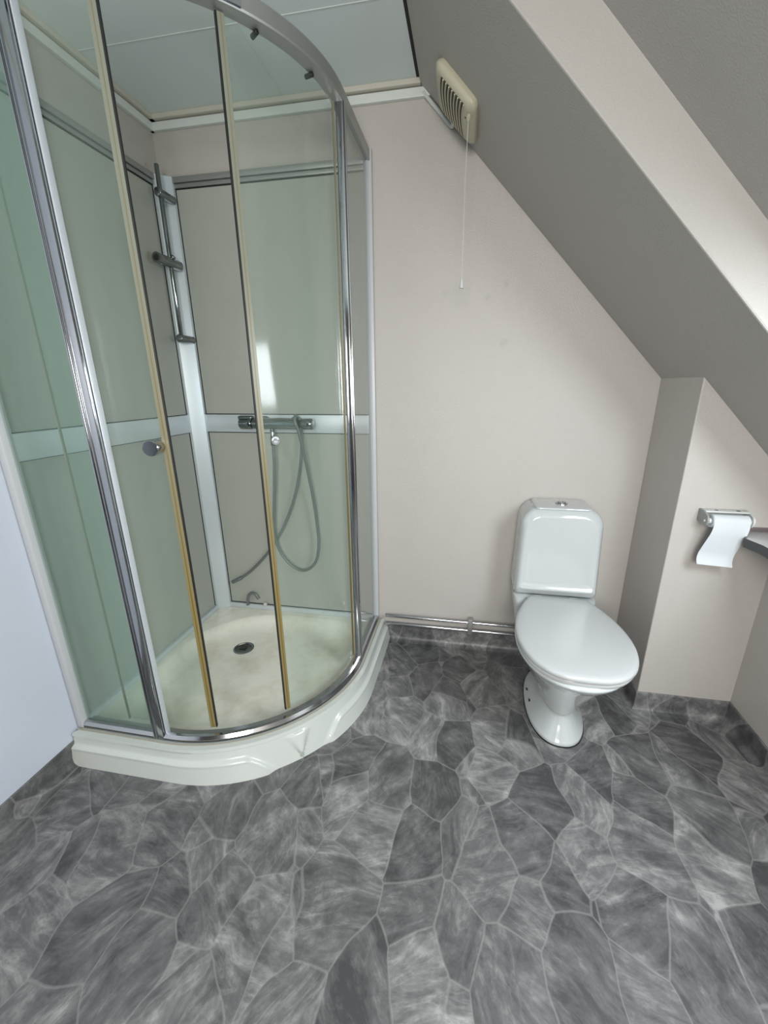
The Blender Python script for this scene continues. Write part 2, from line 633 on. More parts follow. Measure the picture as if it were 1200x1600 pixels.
# dark open joint between ceiling board and slope
bm = prism([(XS - 0.002, -0.03, H - 0.001), (XS + 0.016, -0.03, H - 0.001), (XS + 0.016, -0.03, H + 0.01), (XS - 0.002, -0.03, H + 0.01)], (0, -Y1 + 0.03, 0))
struct('gap_shade_strip', bm, DARKGAP)

# coved vinyl skirtings (the floor sheet turned up the wall)
T = 0.006


def skirt(name, pts):
    """pts: wall-foot path, room on its right-hand side"""
    path = [Vector(p) for p in pts]
    n = len(path)
    prof = [(0.0, 0.0), (0.030, 0.0), (0.030, 0.0008), (0.018, 0.004), (0.010, 0.011), (0.0065, 0.022), (0.0055, 0.035), (0.0055, SK - 0.002), (0.004, SK), (0.0, SK)]
    rings = []
    for i in range(n):
        p = path[i]
        if i == 0:
            t = (path[1] - p).normalized(); nn = Vector((t.y, -t.x)); k = 1
        elif i == n - 1:
            t = (p - path[i - 1]).normalized(); nn = Vector((t.y, -t.x)); k = 1
        else:
            t1 = (p - path[i - 1]).normalized(); t2 = (path[i + 1] - p).normalized()
            n1 = Vector((t1.y, -t1.x)); n2 = Vector((t2.y, -t2.x))
            nn = (n1 + n2).normalized(); k = 1 / max(0.3, nn.dot(n1))
        rings.append([(p.x + nn.x * o * k, p.y + nn.y * o * k, z) for o, z in prof])
    return struct(name, loft(rings), STONE, smooth=True)


skirt('baseboard_back', [(0.92, 0), (XK, 0)])
skirt('baseboard_corner', [(XK, 0), (XK, -YJ), (XR, -YJ)])
skirt('baseboard_right', [(XR, -YJ), (XR, -2.95)])
skirt('baseboard_left', [(0, YB), (0, -0.90)])

# ------------------------------------------------------------------ shower tray
CX, CY = 0.35, -0.35


def quad_path(S, c, back=0.0, n=40, y0=None):
    """outline from the left wall (0,-S) round the front to the right wall end (S, back)"""
    R = S - c
    P = [(back, -S)]
    for i in range(1, 6):
        P.append((back + (c - back) * i / 6, -S))
    for i in range(n + 1):
        a = pi / 2 * i / n
        P.append((c + R * sin(a), -c - R * cos(a)))
    for i in range(1, 7):
        P.append((S, -c + (c - back) * i / 6))
    return P


tray = thing('shower_tray', 'white quadrant shower tray with curved ribbed front standing on the floor in the corner', 'shower tray', (0.45, -0.45, 0))
TZ = 0.112
NA = 40


def skirt_ring(i, n, fr):
    pass


# skirt outer shell: columns along the outline
top = quad_path(0.900, 0.35, 0.004, NA)
bot = quad_path(0.932, 0.405, 0.004, NA)
cols = len(top)
s_of = []
acc = 0
for i in range(cols):
    if i:
        acc += (Vector(top[i]) - Vector(top[i - 1])).length
    s_of.append(acc)
mid = acc / 2


def sstep(a, b, x):
    t = max(0, min(1, (x - a) / (b - a)))
    return t * t * (3 - 2 * t)


def dense(S, c, n=220):
    P = quad_path(S, c, 0.004, 80)
    # arc-length fraction resample
    L = [0]
    for i in range(1, len(P)):
        L.append(L[-1] + (Vector(P[i]) - Vector(P[i - 1])).length)
    out = []
    j = 0
    for k in range(n + 1):
        s = L[-1] * k / n
        while j < len(P) - 2 and L[j + 1] < s:
            j += 1
        t = (s - L[j]) / (L[j + 1] - L[j])
        out.append(Vector(P[j]).lerp(Vector(P[j + 1]), t))
    return out


ND = 240
T0, B0 = dense(0.900, 0.35, ND), dense(0.932, 0.405, ND)
nz = 30
bm = bmesh.new()
grid = []
for k in range(ND + 1):
    u = (k / ND - 0.5) * 2          # -1..1, 0 = middle of the curve
    au = abs(u)
    dirv = (B0[k] - T0[k]).normalized()
    # ridge height falls to the floor towards the V emblem
    zr = 0.066 * sstep(0.085, 0.235, au)
    col = []
    for j in range(nz + 1):
        z = TZ * (1 - j / nz)
        f = 1 - z / TZ
        p = T0[k].lerp(B0[k], 0.12 + 0.60 * f)
        # upper lip
        if z > 0.098:
            p = p + dirv * 0.004
        # stepped lower band
        w = (1 - sstep(zr - 0.005, zr + 0.005, z)) * sstep(0.0, 0.03, zr)
        p = p + dirv * (0.012 * w)
        # bump ridge right at the step
        if zr > 0.001:
            p = p + dirv * 0.004 * sstep(0.0, 0.03, zr) * math.exp(-((z - zr) / 0.006) ** 2)
        # raised V emblem in the middle
        zz = (z - 0.014) / 0.078
        if 0 <= zz <= 1:
            wv = 0.062 * zz
            hgt = max(0.0, 1 - au * 0.95 / max(wv, 1e-4)) if au * 0.95 < wv else 0
            p = p + dirv * 0.018 * min(1, hgt * 1.6) * (1 - 0.55 * zz)
        col.append(bm.verts.new((p.x, p.y, z)))
    grid.append(col)
for a, b in zip(grid, grid[1:]):
    for j in range(nz):
        bm.faces.new((a[j], a[j + 1], b[j + 1], b[j]))
# inner thickness of the skirt
inn = []
for k in range(ND + 1):
    d = (T0[k] - Vector((0.42, -0.42))).normalized()
    p = T0[k] - d * 0.02
    inn.append((bm.verts.new((p.x, p.y, TZ)), bm.verts.new((p.x, p.y, 0.0))))
for k in range(ND):
    bm.faces.new((grid[k][0], grid[k + 1][0], inn[k + 1][0], inn[k][0]))
    bm.faces.new((inn[k][0], inn[k + 1][0], inn[k + 1][1], inn[k][1]))
    bm.faces.new((grid[k][nz], inn[k][1], inn[k + 1][1], grid[k + 1][nz]))
for k in (0, ND):
    bm.faces.new([*grid[k], inn[k][1], inn[k][0]])
link('skirt', bm, TRAY, tray, ang=50)

# basin: polar height field round the drain side centre
BC = Vector((0.45, -0.45))


def ray_to(inside, th, rmax=1.2):
    lo, hi = 0.0, rmax
    d = Vector((cos(th), sin(th)))
    for _ in range(40):
        mdl = (lo + hi) / 2
        if inside(BC + d * mdl):
            lo = mdl
        else:
            hi = mdl
    return lo


def rounded(x0, x1, y0, y1, rbl, rfl, rfr, rbr):
    # corner radii: back-left, front-left, front-right, back-right (y1 = wall side)
    def f(p):
        x, y = p
        if not (x0 < x < x1 and y0 < y < y1):
            return False
        for (cx, cy, r, sx, sy) in ((x0 + rbl, y1 - rbl, rbl, -1, 1), (x0 + rfl, y0 + rfl, rfl, -1, -1),
                                    (x1 - rfr, y0 + rfr, rfr, 1, -1), (x1 - rbr, y1 - rbr, rbr, 1, 1)):
            if (x - cx) * sx > 0 and (y - cy) * sy > 0 and hypot(x - cx, y - cy) > r:
                return False
        return True
    return f


outer = rounded(0.002, 0.885, -0.885, -0.002, 0.004, 0.004, 0.535, 0.004)
rim = rounded(0.045, 0.845, -0.845, -0.055, 0.36, 0.14, 0.50, 0.14)
rim2 = rounded(0.054, 0.838, -0.838, -0.064, 0.355, 0.135, 0.495, 0.135)
rim3 = rounded(0.066, 0.826, -0.826, -0.080, 0.345, 0.13, 0.483, 0.13)
rim4 = rounded(0.086, 0.810, -0.810, -0.104, 0.33, 0.12, 0.465, 0.12)
rim5 = rounded(0.12, 0.79, -0.79, -0.14, 0.31, 0.11, 0.45, 0.11)
N = 180
bm = bmesh.new()
rings = []
for ins, z in ((outer, 0.020), (outer, 0.111), (rim, 0.111), (rim2, 0.1075), (rim3, 0.088), (rim4, 0.066), (rim5, 0.0585)):
    rg = []
    for k in range(N):
        th = 2 * pi * k / N
        r = ray_to(ins, th)
        rg.append(Vector((BC.x + r * cos(th), BC.y + r * sin(th), z)))
    rings.append(rg)
DR = Vector((0.283, -0.281))
last = rings[-1]
for s, z in ((0.8, 0.0560), (0.6, 0.0535), (0.4, 0.0515)):
    rings.append([Vector((DR.x + (p.x - DR.x) * s, DR.y + (p.y - DR.y) * s, z)) for p in last])
fin = []
for p in last:
    a = atan2(p.y - DR.y, p.x - DR.x)
    fin.append(Vector((DR.x + 0.05 * cos(a), DR.y + 0.05 * sin(a), 0.0500)))
rings.append(fin)
loft(rings, capa=False, capb=True, bm=bm)
link('basin', bm, TRAYIN, tray, ang=60)
# drain
bm = bmesh.new()
prof = [(0.047, 0.0495), (0.047, 0.0520), (0.044, 0.0530), (0.040, 0.0520), (0.036, 0.0510), (0.0, 0.0540)]
rg = [[(DR.x + r * cos(2 * pi * k / 40), DR.y + r * sin(2 * pi * k / 40), z) for k in range(40)] for r, z in prof[:-1]]
rg.append([(DR.x + 0.002 * cos(2 * pi * k / 40), DR.y + 0.002 * sin(2 * pi * k / 40), 0.0540) for k in range(40)])
dr = link('drain', loft(rg, bm=bm), CHROMED, tray)
bm = bmesh.new()
for k in range(3):
    add_box(bm, (DR.x - 0.016, DR.y - 0.013 + k * 0.011, 0.0530), (DR.x + 0.016, DR.y - 0.010 + k * 0.011, 0.0547))
link('slot', bm, HOLE, dr)
# sealant line under the chrome rail
bm = sweep(quad_path(0.888, 0.35, 0.01, 40), [(0, 0.110), (0.004, 0.110), (0.004, 0.1155), (0, 0.1155)])
link('sealant', bm, SEALANT, tray)

# ------------------------------------------------------------------ shower enclosure
enc = thing('shower_enclosure', 'quadrant shower enclosure with green tinted curved glass and chrome frame in the left corner', 'shower enclosure', (0.45, -0.45, 0.112))
ZB, ZT = 0.114, 2.045
# bottom rail (stepped channel) and top rail
prof = [(0.0, ZB), (0.020, ZB), (0.020, ZB + 0.010), (0.013, ZB + 0.020), (0.004, ZB + 0.022), (0.004, ZB + 0.015), (-0.020, ZB + 0.015), (-0.020, ZB)]
rail_b = link('bottom_rail', sweep(quad_path(0.862, 0.35, 0.008, 48), prof), CHROME, enc, ang=25)
prof = [(-0.024, 2.006), (0.010, 2.006), (0.012, 2.010), (0.012, 2.040), (0.009, ZT), (-0.024, ZT)]
rail_t = link('top_rail', sweep(quad_path(0.862, 0.35, 0.008, 48), prof), ALUG, enc, ang=25)
# overlapping joint sleeve on the left half of the top rail
P = [p for p in quad_path(0.862, 0.35, 0.008, 48)]
seg = [p for p in P if p[0] < 0.742]
bm = sweep(seg, [(0.0125, 2.008), (0.0155, 2.010), (0.0155, 2.044), (0.0125, 2.046)])
link('rail_cover', bm, CHROME, rail_t, ang=25)


def panel(path, r_out, z0, z1, th=0.005):
    return sweep(path, [(0, z0), (th, z0), (th, z1), (0, z1)])


# fixed glass
fl = link('fixed_panel', box((0.024, -0.8640, ZB + 0.014), (0.310, -0.8585, 2.008)), GLASSF, enc)
fl['label'] = 'hazy fixed glass panel beside the left wall'
frp = link('fixed_panel', box((0.8600, -0.345, ZB + 0.014), (0.8650, -0.020, 2.008)), GLASSC, enc)
frp['label'] = 'clear fixed glass panel beside the back wall'
# profiles on the walls
bm = bmesh.new()
add_box(bm, (0.002, -0.884, ZB), (0.026, -0.850, ZT), 0.003)
link('wall_profile', bm, ALUW, enc)
bm = bmesh.new()
add_box(bm, (0.850, -0.018, ZB), (0.880, -0.003, ZT), 0.002)
add_box(bm, (0.858, -0.024, ZB), (0.867, -0.018, ZT))
link('wall_profile', bm, ALUW, enc)
# chrome posts between fixed panels and doors: two fluted columns each
for k in (0, 1):
    bm = bmesh.new()
    if k == 0:
        add_box(bm, (0.302, -0.882, ZB + 0.004), (0.336, -0.850, 2.010), 0.0015, 2)
        add_box(bm, (0.302, -0.886, ZB + 0.004), (0.306, -0.880, 2.010), 0.0015, 2)
        add_box(bm, (0.311, -0.885, ZB + 0.004), (0.314, -0.880, 2.010), 0.001, 2)
    else:
        add_box(bm, (0.850, -0.362, ZB + 0.004), (0.876, -0.334, 2.010), 0.005, 3)
        add_box(bm, (0.874, -0.358, ZB + 0.004), (0.880, -0.352, 2.010), 0.002, 2)
    post = link('post', bm, CHROME, enc, ang=40)
    if k == 0:
        bm = box((0.338, -0.872, ZB + 0.004), (0.3425, -0.855, 2.010), 0.001)
        link('seal_strip', bm, ALU, post)
    else:
        bm = box((0.845, -0.3665, ZB + 0.004), (0.849, -0.3625, 2.010), 0.0005)
        link('seal_strip', bm, YELLOW, post)

RD = 0.492   # door glass radius


def dpt(a, r):
    a = radians(a)
    return (0.35 + r * sin(a), -0.35 - r * cos(a))


def arc_sweep(a0, a1, r0, r1, z0, z1, n=24, straight=None):
    P = []
    if straight is not None:
        for i in range(5):
            P.append((straight + (0.35 - straight) * i / 5, -0.35 - r0))
    for i in range(n + 1):
        P.append(dpt(a0 + (a1 - a0) * i / n, r0))
    return sweep(P, [(0, z0), (r1 - r0, z0), (r1 - r0, z1), (0, z1)])


A1, A2 = 17.3, 43.4


def door(kind):
    if kind == 'left':
        g = link('door', arc_sweep(0, A1 - 1.6, RD, RD + 0.005, 0.150, 2.000, straight=0.183), GLASS, enc, ang=30)
        lead = (A1 - 2.3, A1 - 0.30, A1 - 0.30, A1 + 0.15)
        ak = A1 - 3.9
    else:
        g = link('door', arc_sweep(A2 + 1.6, 88, RD, RD + 0.005, 0.150, 2.000), GLASS, enc, ang=30)
        lead = (A2 + 0.30, A2 + 2.1, A2 - 0.15, A2 + 0.30)
        ak = A2 + 5.6
    g['label'] = 'curved sliding glass door pushed open, chrome knob' if kind == 'left' else 'curved sliding glass door at the right, knob missing'
    s = link('edge_seal', arc_sweep(lead[0], lead[1], RD - 0.001, RD + 0.007, 0.145, 2.003, 4), YELLOW, g)
    link('seal_groove', arc_sweep((lead[0] + lead[1]) / 2 - 0.12, (lead[0] + lead[1]) / 2 + 0.12, RD + 0.006, RD + 0.0078, 0.146, 2.002, 2), YELLOWD, s)
    link('magnet_strip', arc_sweep(lead[2], lead[3], RD - 0.002, RD + 0.007, 0.145, 2.003, 3), BLACK, s)
    # trailing edge
    if kind == 'left':
        link('trailing_seal', box((0.180, -0.35 - RD - 0.007, 0.146), (0.184, -0.35 - RD, 2.002), 0.0008), SEALANT, g)
    else:
        link('trailing_seal', arc_sweep(88.0, 88.3, RD, RD + 0.006, 0.146, 2.002, 2), YELLOWD, g)
    # rollers
    for a in ((4, 13) if kind == 'left' else (54, 74)):
        for z in (2.001,):
            p0, p1 = dpt(a, RD - 0.016), dpt(a, RD + 0.009)
            link('roller', rod((*p0, z), (*p1, z), 0.0055), BLACK, g)
    z = 1.078
    if kind == 'left':
        p0, p1 = dpt(ak, RD + 0.004), dpt(ak, RD + 0.046)
        kn = link('knob', rod((*p0, z), (*p1, z), 0.0205, 0.002, 32), CHROME, g, ang=30)
        p0, p1 = dpt(ak, RD + 0.0455), dpt(ak, RD + 0.0475)
        link('knob_face', rod((*p0, z), (*p1, z), 0.0190, 0.0006, 32), CHROMED, kn, ang=30)
    else:
        a = Vector((*dpt(ak, RD + 0.004), z)); b = Vector((*dpt(ak, RD + 0.009), z))
        t = (b - a).normalized()
        m1 = link('knob_mount', tube([a, b, b + t * 0.0005, a + t * 0.002], [0.012, 0.012, 0.0065, 0.006], 24), CHROME, g)
        link('screw_hole', rod(a, a + t * 0.003, 0.0055, 0.0005, 16), HOLE, m1)
    return g


door('left')
door('right')

# wall panels, rails and corner post of the enclosure
PT, PM0, PM1, PB0, PB1 = 1.978, 1.028, 1.106, 0.112, 0.136
link('back_panel', box((0.010, -0.014, 0.113), (0.856, -0.008, 2.012)), PANEL, enc)
link('back_panel', box((0.008, -0.850, 0.113), (0.014, -0.010, 2.012)), PANEL, enc)


def raily(name, z0, z1, dep=0.026, mat=ALU, lip=True):
    bm = box((0.070, -dep, z0), (0.852, -0.014, z1), 0.0015)
    a = link(name, bm, mat, enc)
    bm = box((0.014, -0.850, z0), (dep, -0.064, z1), 0.0015)
    b = link(name, bm, mat, enc)
    return a, b


raily('upper_rail', 1.980, 1.994, 0.022, ALUG)
raily('upper_rail', 1.996, 2.016, 0.028, ALUG)
raily('middle_rail', PM0, PM1, 0.024, ALU)
raily('lower_rail', PB0, PB1, 0.030, ALU)
# mitred corner post
bm = prism([(0.014, -0.014, 0.112), (0.014, -0.068, 0.112), (0.028, -0.068, 0.112), (0.076, -0.030, 0.112), (0.076, -0.014, 0.112)], (0, 0, 1.904), 0.0015)
cp = link('corner_post', bm, ALU, enc, ang=20)
# thin glazing beads where panels meet the rails
bm = bmesh.new()
add_box(bm, (0.076, -0.0165, PM1), (0.850, -0.014, PM1 + 0.004))
add_box(bm, (0.076, -0.0165, PM0 - 0.004), (0.850, -0.014, PM0))
add_box(bm, (0.076, -0.0165, 1.976), (0.850, -0.014, 1.980))
add_box(bm, (0.076, -0.0165, PB1), (0.850, -0.014, PB1 + 0.003))
add_box(bm, (0.076, -0.0165, PB1), (0.079, -0.014, 1.98))
add_box(bm, (0.014, -0.850, PM1), (0.0165, -0.068, PM1 + 0.003))
add_box(bm, (0.014, -0.850, PM0 - 0.003), (0.0165, -0.068, PM0))
add_box(bm, (0.014, -0.850, 1.976), (0.0165, -0.068, 1.980))
add_box(bm, (0.014, -0.071, PB1), (0.0165, -0.068, 1.98))
link('glazing_bead', bm, BLACK, enc)
link('cap', rod((0.283, -0.030, 0.150), (0.283, -0.046, 0.150), 0.010, 0.004), PLW, enc)

# ------------------------------------------------------------------ riser rail
ris = thing('shower_riser', 'chrome vertical shower riser rail with slider fixed to the corner post', 'shower rail', (0.066, -0.032, 1.42))
link('bar', rod((0.070, -0.104, 1.405), (0.070, -0.104, 2.028), 0.0085, 0.002, 24), CHROMED, ris)
for z in (1.935, 1.421):
    b = link('bracket', rod((0.070, -0.0305, z), (0.070, -0.122, z), 0.0155, 0.002, 32), CHROMED, ris, ang=45)
b = link('slider', rod((0.070, -0.050, 1.700), (0.070, -0.165, 1.700), 0.019, 0.003, 32), CHROMED, ris, ang=45)
link('clamp_cone', tube([(0.070, -0.150, 1.700), (0.070, -0.168, 1.700), (0.070, -0.186, 1.701)], [0.015, 0.020, 0.019], 28), CHROMED, b)
link('clamp_hole', rod((0.070, -0.180, 1.7005), (0.070, -0.1875, 1.7015), 0.012, 0.001), HOLE, b)
link('knob', rod((0.070, -0.100, 1.712), (0.086, -0.100, 1.724), 0.009, 0.002), CHROMED, b)

# ------------------------------------------------------------------ mixer
mix = thing('shower_mixer', 'chrome bar shower mixer with grey hose mounted on the middle rail of the back panel', 'shower mixer', (0.45, -0.026, 1.07))
zc, yc = 1.072, -0.080
body = link('body', tube([(0.345, yc, zc), (0.36, yc, zc), (0.40, yc, zc), (0.47, yc, zc + 0.001), (0.53, yc, zc), (0.560, yc, zc)],
                         [0.0225, 0.0235, 0.0235, 0.0245, 0.0235, 0.0225], 32), CHROMED, mix, ang=40)
link('temperature_handle', rod((0.280, yc, zc), (0.342, yc, zc), 0.0245, 0.006, 32), CHROMED, mix, ang=45)
link('lever', box((0.277, yc - 0.016, zc + 0.016), (0.345, yc + 0.016, zc + 0.034), 0.008, 3), CHROMED, mix)
link('flow_handle', rod((0.563, yc, zc), (0.620, yc, zc), 0.0235, 0.006, 32), CHROMED, mix, ang=45)
for x in (0.375, 0.525):
    link('wall_flange', tube([(x, -0.0245, zc), (x, -0.034, zc), (x, -0.038, zc), (x, yc + 0.01, zc)], [0.030, 0.030, 0.018, 0.016], 28), CHROMED, mix, ang=40)
link('outlet', rod((0.430, yc, zc - 0.020), (0.428, yc, zc - 0.095), 0.0105, 0.002, 20), CHROMED, mix)
hp = [(0.428, -0.080, 0.985), (0.424, -0.078, 0.90), (0.410, -0.072, 0.78), (0.392, -0.066, 0.65), (0.384, -0.060, 0.55), (0.402, -0.055, 0.46), (0.452, -0.052, 0.39),
      (0.517, -0.050, 0.365), (0.575, -0.050, 0.41), (0.600, -0.052, 0.50), (0.600, -0.056, 0.62), (0.592, -0.066, 0.75), (0.576, -0.086, 0.92), (0.562, -0.105, 1.04),
      (0.552, -0.112, 1.082), (0.548, -0.100, 1.104), (0.546, -0.074, 1.104), (0.547, -0.050, 1.082), (0.548, -0.040, 1.03), (0.540, -0.042, 0.93), (0.512, -0.040, 0.80), (0.465, -0.036, 0.67),
      (0.400, -0.034, 0.545), (0.325, -0.032, 0.44), (0.235, -0.032, 0.345), (0.165, -0.034, 0.290), (0.122, -0.038, 0.268)]
link('hose', tube(spline(hp, 10), 0.0068, 12), HOSE, mix)
link('hose_end', rod((0.165, -0.034, 0.290), (0.112, -0.039, 0.262), 0.0095, 0.002, 16), HOSE, mix)
lp = [(0.185, -0.040, 0.137), (0.188, -0.040, 0.175), (0.205, -0.040, 0.205), (0.232, -0.040, 0.205), (0.250, -0.040, 0.178)]
tag(link('drain_hose', tube(spline(lp, 8), 0.0075, 10), HOSE), 'short grey hose bend on the ledge behind the drain', 'hose')

# ------------------------------------------------------------------ toilet
TX = 1.657
toi = thing('toilet', 'white floor-standing toilet with closed lid against the back wall', 'toilet', (TX, -0.35, 0))


def egg(cx, yc, hw, hd, z, n=64, p=2.3, taper=0.0, dz=None):
    R = []
    for k in range(n):
        a = 2 * pi * k / n
        c, s = cos(a), sin(a)
        x = hw * (abs(c) ** (2 / p)) * (1 if c >= 0 else -1)
        y = hd * (abs(s) ** (2 / p)) * (1 if s >= 0 else -1)
        x *= (1 - taper * (y / hd))
        R.append((cx + x, yc + y, z if dz is None else z + dz(x, y)))
    return R


def catmull_sections(S, k=5):
    out = []
    Q = [S[0]] + S + [S[-1]]
    for i in range(1, len(Q) - 2):
        a, b, c, d = Q[i - 1:i + 3]
        for j in range(k):
            t = j / k
            out.append([0.5 * ((2 * b[m]) + (c[m] - a[m]) * t + (2 * a[m] - 5 * b[m] + 4 * c[m] - d[m]) * t * t + (3 * b[m] - a[m] - 3 * c[m] + d[m]) * t ** 3) for m in range(len(b))])
    out.append(S[-1])
    return out


# z, yc, hw, hd, p, taper
S = [(0.000, -0.352, 0.104, 0.210, 2.3, 0.02), (0.012, -0.352, 0.104, 0.210, 2.3, 0.02), (0.022, -0.353, 0.099, 0.203, 2.3, 0.02),
     (0.050, -0.378, 0.080, 0.162, 2.2, 0.02), (0.075, -0.396, 0.066, 0.130, 2.1, 0.0), (0.096, -0.404, 0.058, 0.114, 2.0, 0.0), (0.108, -0.406, 0.064, 0.120, 2.0, 0.0),
     (0.150, -0.408, 0.080, 0.143, 2.0, 0.0), (0.200, -0.412, 0.103, 0.172, 2.0, 0.02), (0.260, -0.420, 0.130, 0.206, 2.05, 0.04), (0.312, -0.430, 0.153, 0.236, 2.1, 0.06),
     (0.340, -0.438, 0.169, 0.259, 2.1, 0.06), (0.358, -0.443, 0.178, 0.268, 2.1, 0.06), (0.366, -0.443, 0.178, 0.268, 2.1, 0.06), (0.371, -0.443, 0.172, 0.262, 2.1, 0.06)]
rings = [egg(TX, s[1], s[2], s[3], s[0], p=s[4], taper=s[5]) for s in catmull_sections(S, 4)]
link('bowl', loft(rings), PORC, toi, ang=60)
# rear body under the cistern with trap horn
S = [(0.020, -0.250, 0.060, 0.090, 2.2, 0), (0.060, -0.245, 0.056, 0.090, 2.2, 0), (0.105, -0.225, 0.062, 0.105, 2.2, 0), (0.135, -0.205, 0.085, 0.125, 2.4, 0), (0.165, -0.190, 0.114, 0.140, 2.8, 0), (0.230, -0.180, 0.138, 0.160, 3.2, 0), (0.310, -0.150, 0.152, 0.140, 4.0, 0),
     (0.372, -0.118, 0.160, 0.114, 6.0, 0), (0.388, -0.110, 0.161, 0.106, 6.0, 0)]
rings = [egg(TX, s[1], s[2], s[3], s[0], p=s[4], taper=0) for s in catmull_sections(S, 4)]
link('rear_body', loft(rings), PORC, toi, ang=60)
# floor fixing holes and dark sealant line
for (x, y, z) in ((TX - 0.092, -0.318, 0.036), (TX - 0.0905, -0.385, 0.038), (TX - 0.008, -0.5405, 0.032)):
    bm = bmesh.new()
    add_tube(bm, [(x, y, z - 0.004), (x - 0.002 if x < TX - 0.05 else x, y - (0.0 if x < TX - 0.05 else 0.004), z + 0.004)], 0.0035, 10)
    link('fixing_hole', bm, HOLE, toi)
link('floor_joint', loft([egg(TX, -0.352, 0.1065, 0.213, 0.0003, p=2.3, taper=0.02), egg(TX, -0.352, 0.1065, 0.213, 0.004, p=2.3, taper=0.02)]), BLACK, toi)


def seat_out(scale, z, dome=0.0):
    # half widths by depth (from hinge to front)
    prof = [(-0.202, 0.098), (-0.206, 0.110), (-0.225, 0.120), (-0.26, 0.138), (-0.30, 0.154), (-0.34, 0.168), (-0.39, 0.180), (-0.44, 0.187), (-0.49, 0.189), (-0.54, 0.185),
            (-0.59, 0.173), (-0.63, 0.156), (-0.66, 0.135), (-0.685, 0.108), (-0.700, 0.080), (-0.709, 0.048), (-0.712, 0.0)]
    pr = spline([(w, y, 0) for y, w in prof], 4)
    cyy = -0.45
    R = [(TX + 0.006 + p.x * scale, cyy + (p.y - cyy) * scale, z) for p in pr]
    L_ = [(TX + 0.006 - p.x * scale, cyy + (p.y - cyy) * scale, z) for p in pr[:-1]][::-1]
    return R + L_


rings = [seat_out(s, z) for s, z in ((0.935, 0.370), (0.965, 0.371), (0.975, 0.376), (0.975, 0.383), (0.962, 0.3875))]
link('seat', loft(rings), SEATP, toi, ang=50)
rings = [seat_out(s, z) for s, z in ((0.955, 0.3885), (0.99, 0.3895), (1.0, 0.393), (1.0, 0.400), (0.992, 0.4045), (0.975, 0.4075), (0.93, 0.4095), (0.8, 0.4115), (0.5, 0.4135), (0.2, 0.414))]
lid = link('lid', loft(rings), SEATP, toi, ang=50)
for s in (-1, 1):
    link('hinge', rod((TX + s * 0.085, -0.196, 0.394), (TX + s * 0.052, -0.196, 0.394), 0.010, 0.002), PORC, toi)


# cistern
def rrect(y, x0, x1, z0, z1, rt, rb, n=10):
    R = []
    for (cx, cz, r, a0) in ((x1 - rt, z1 - rt, rt, 0), (x0 + rt, z1 - rt, rt, 90), (x0 + rb, z0 + rb, rb, 180), (x1 - rb, z0 + rb, rb, 270)):
        for k in range(n + 1):
            a = radians(a0 + 90 * k / n)
            R.append((cx + r * cos(a), y, cz + r * sin(a)))
    return R


w = 0.1635
rings = []
for (y, ins, it, ib) in ((-0.006, 0.010, 0.004, 0.004), (-0.012, 0.003, 0, 0), (-0.10, 0.001, 0, 0), (-0.150, 0.0, 0, 0), (-0.166, 0.002, 0.003, 0.002), (-0.178, 0.008, 0.010, 0.007), (-0.185, 0.014, 0.018, 0.016),
                         (-0.189, 0.021, 0.028, 0.030)):
    rings.append(rrect(y, TX - w + ins, TX + w - ins, 0.394 + ib, 0.764 - it, 0.066 - ins * 0.3, max(0.012, 0.016)))
# slight taper to the top
rings2 = []
for r in rings:
    rings2.append([(TX + (x - TX) * (1.0 - 0.085 * max(0, (z - 0.55) / 0.21) ** 1.3), y, z) for x, y, z in r])
bm = loft(rings2, capb=False)
fr = rings2[-1]
lastv = fr
cxz = (TX, 0.585)
prev = None
extra = [fr]
for s, y in [(1 - 0.02 * q, -0.1905 - 0.0001 * q) for q in range(1, 12)] + [(0.65, -0.192), (0.5, -0.1925), (0.3, -0.193), (0.1, -0.193)]:
    extra.append([(TX + (x - TX) * s, y, cxz[1] + (z - cxz[1]) * s) for x, yy, z in fr])
loft(extra, capa=False, bm=bm)
bmesh.ops.remove_doubles(bm, verts=bm.verts, dist=1e-5)
for v in bm.verts:
    if v.co.y < -0.150:
        k = min(1, (-0.150 - v.co.y) / 0.03)
        z = v.co.z
        v.co.y += k * (0.010 * sstep(0.428, 0.462, z) - 0.004 * math.exp(-((z - 0.430) / 0.008) ** 2) + 0.02 * max(0, z - 0.46))
cis = link('cistern', bm, PORC, toi, ang=40)
# cistern cover plate
R0 = []


def plate(z, ins, dome=0):
    R = []
    x0, x1, y0, y1, r = TX - 0.104 + ins, TX + 0.104 - ins, -0.163 + ins, -0.012 - ins, 0.020
    for (cx, cy, a0) in ((x1 - r, y1 - r, 0), (x0 + r, y1 - r, 90), (x0 + r, y0 + r, 180), (x1 - r, y0 + r, 270)):
        for k in range(7):
            a = radians(a0 + 15 * k)
            R.append((cx + r * cos(a), cy + r * sin(a), z))
    return R


link('cistern_cover', loft([plate(0.7615, -0.002), plate(0.766, -0.002), plate(0.7685, 0.0), plate(0.7695, 0.004)]), PORC, toi, ang=50)
bx, by = TX + 0.003, -0.092
fb = link('flush_button', tube([(bx, by, 0.7695), (bx, by, 0.7735), (bx, by, 0.7745), (bx, by, 0.7735)], [0.0235, 0.0235, 0.020, 0.018], 36), CHROME, toi, ang=30)
bm = bmesh.new()
for s in (-1, 1):
    pts = []
    for k in range(13):
        a = radians(-82 + 164 * k / 12)
        pts.append((bx + s * (0.0015 + 0.0155 * cos(a)), by + 0.0165 * sin(a), 0.7735))
    add_prism(bm, pts, (0, 0, 0.0022))
link('half_button', bm, CHROMED, fb, ang=30)

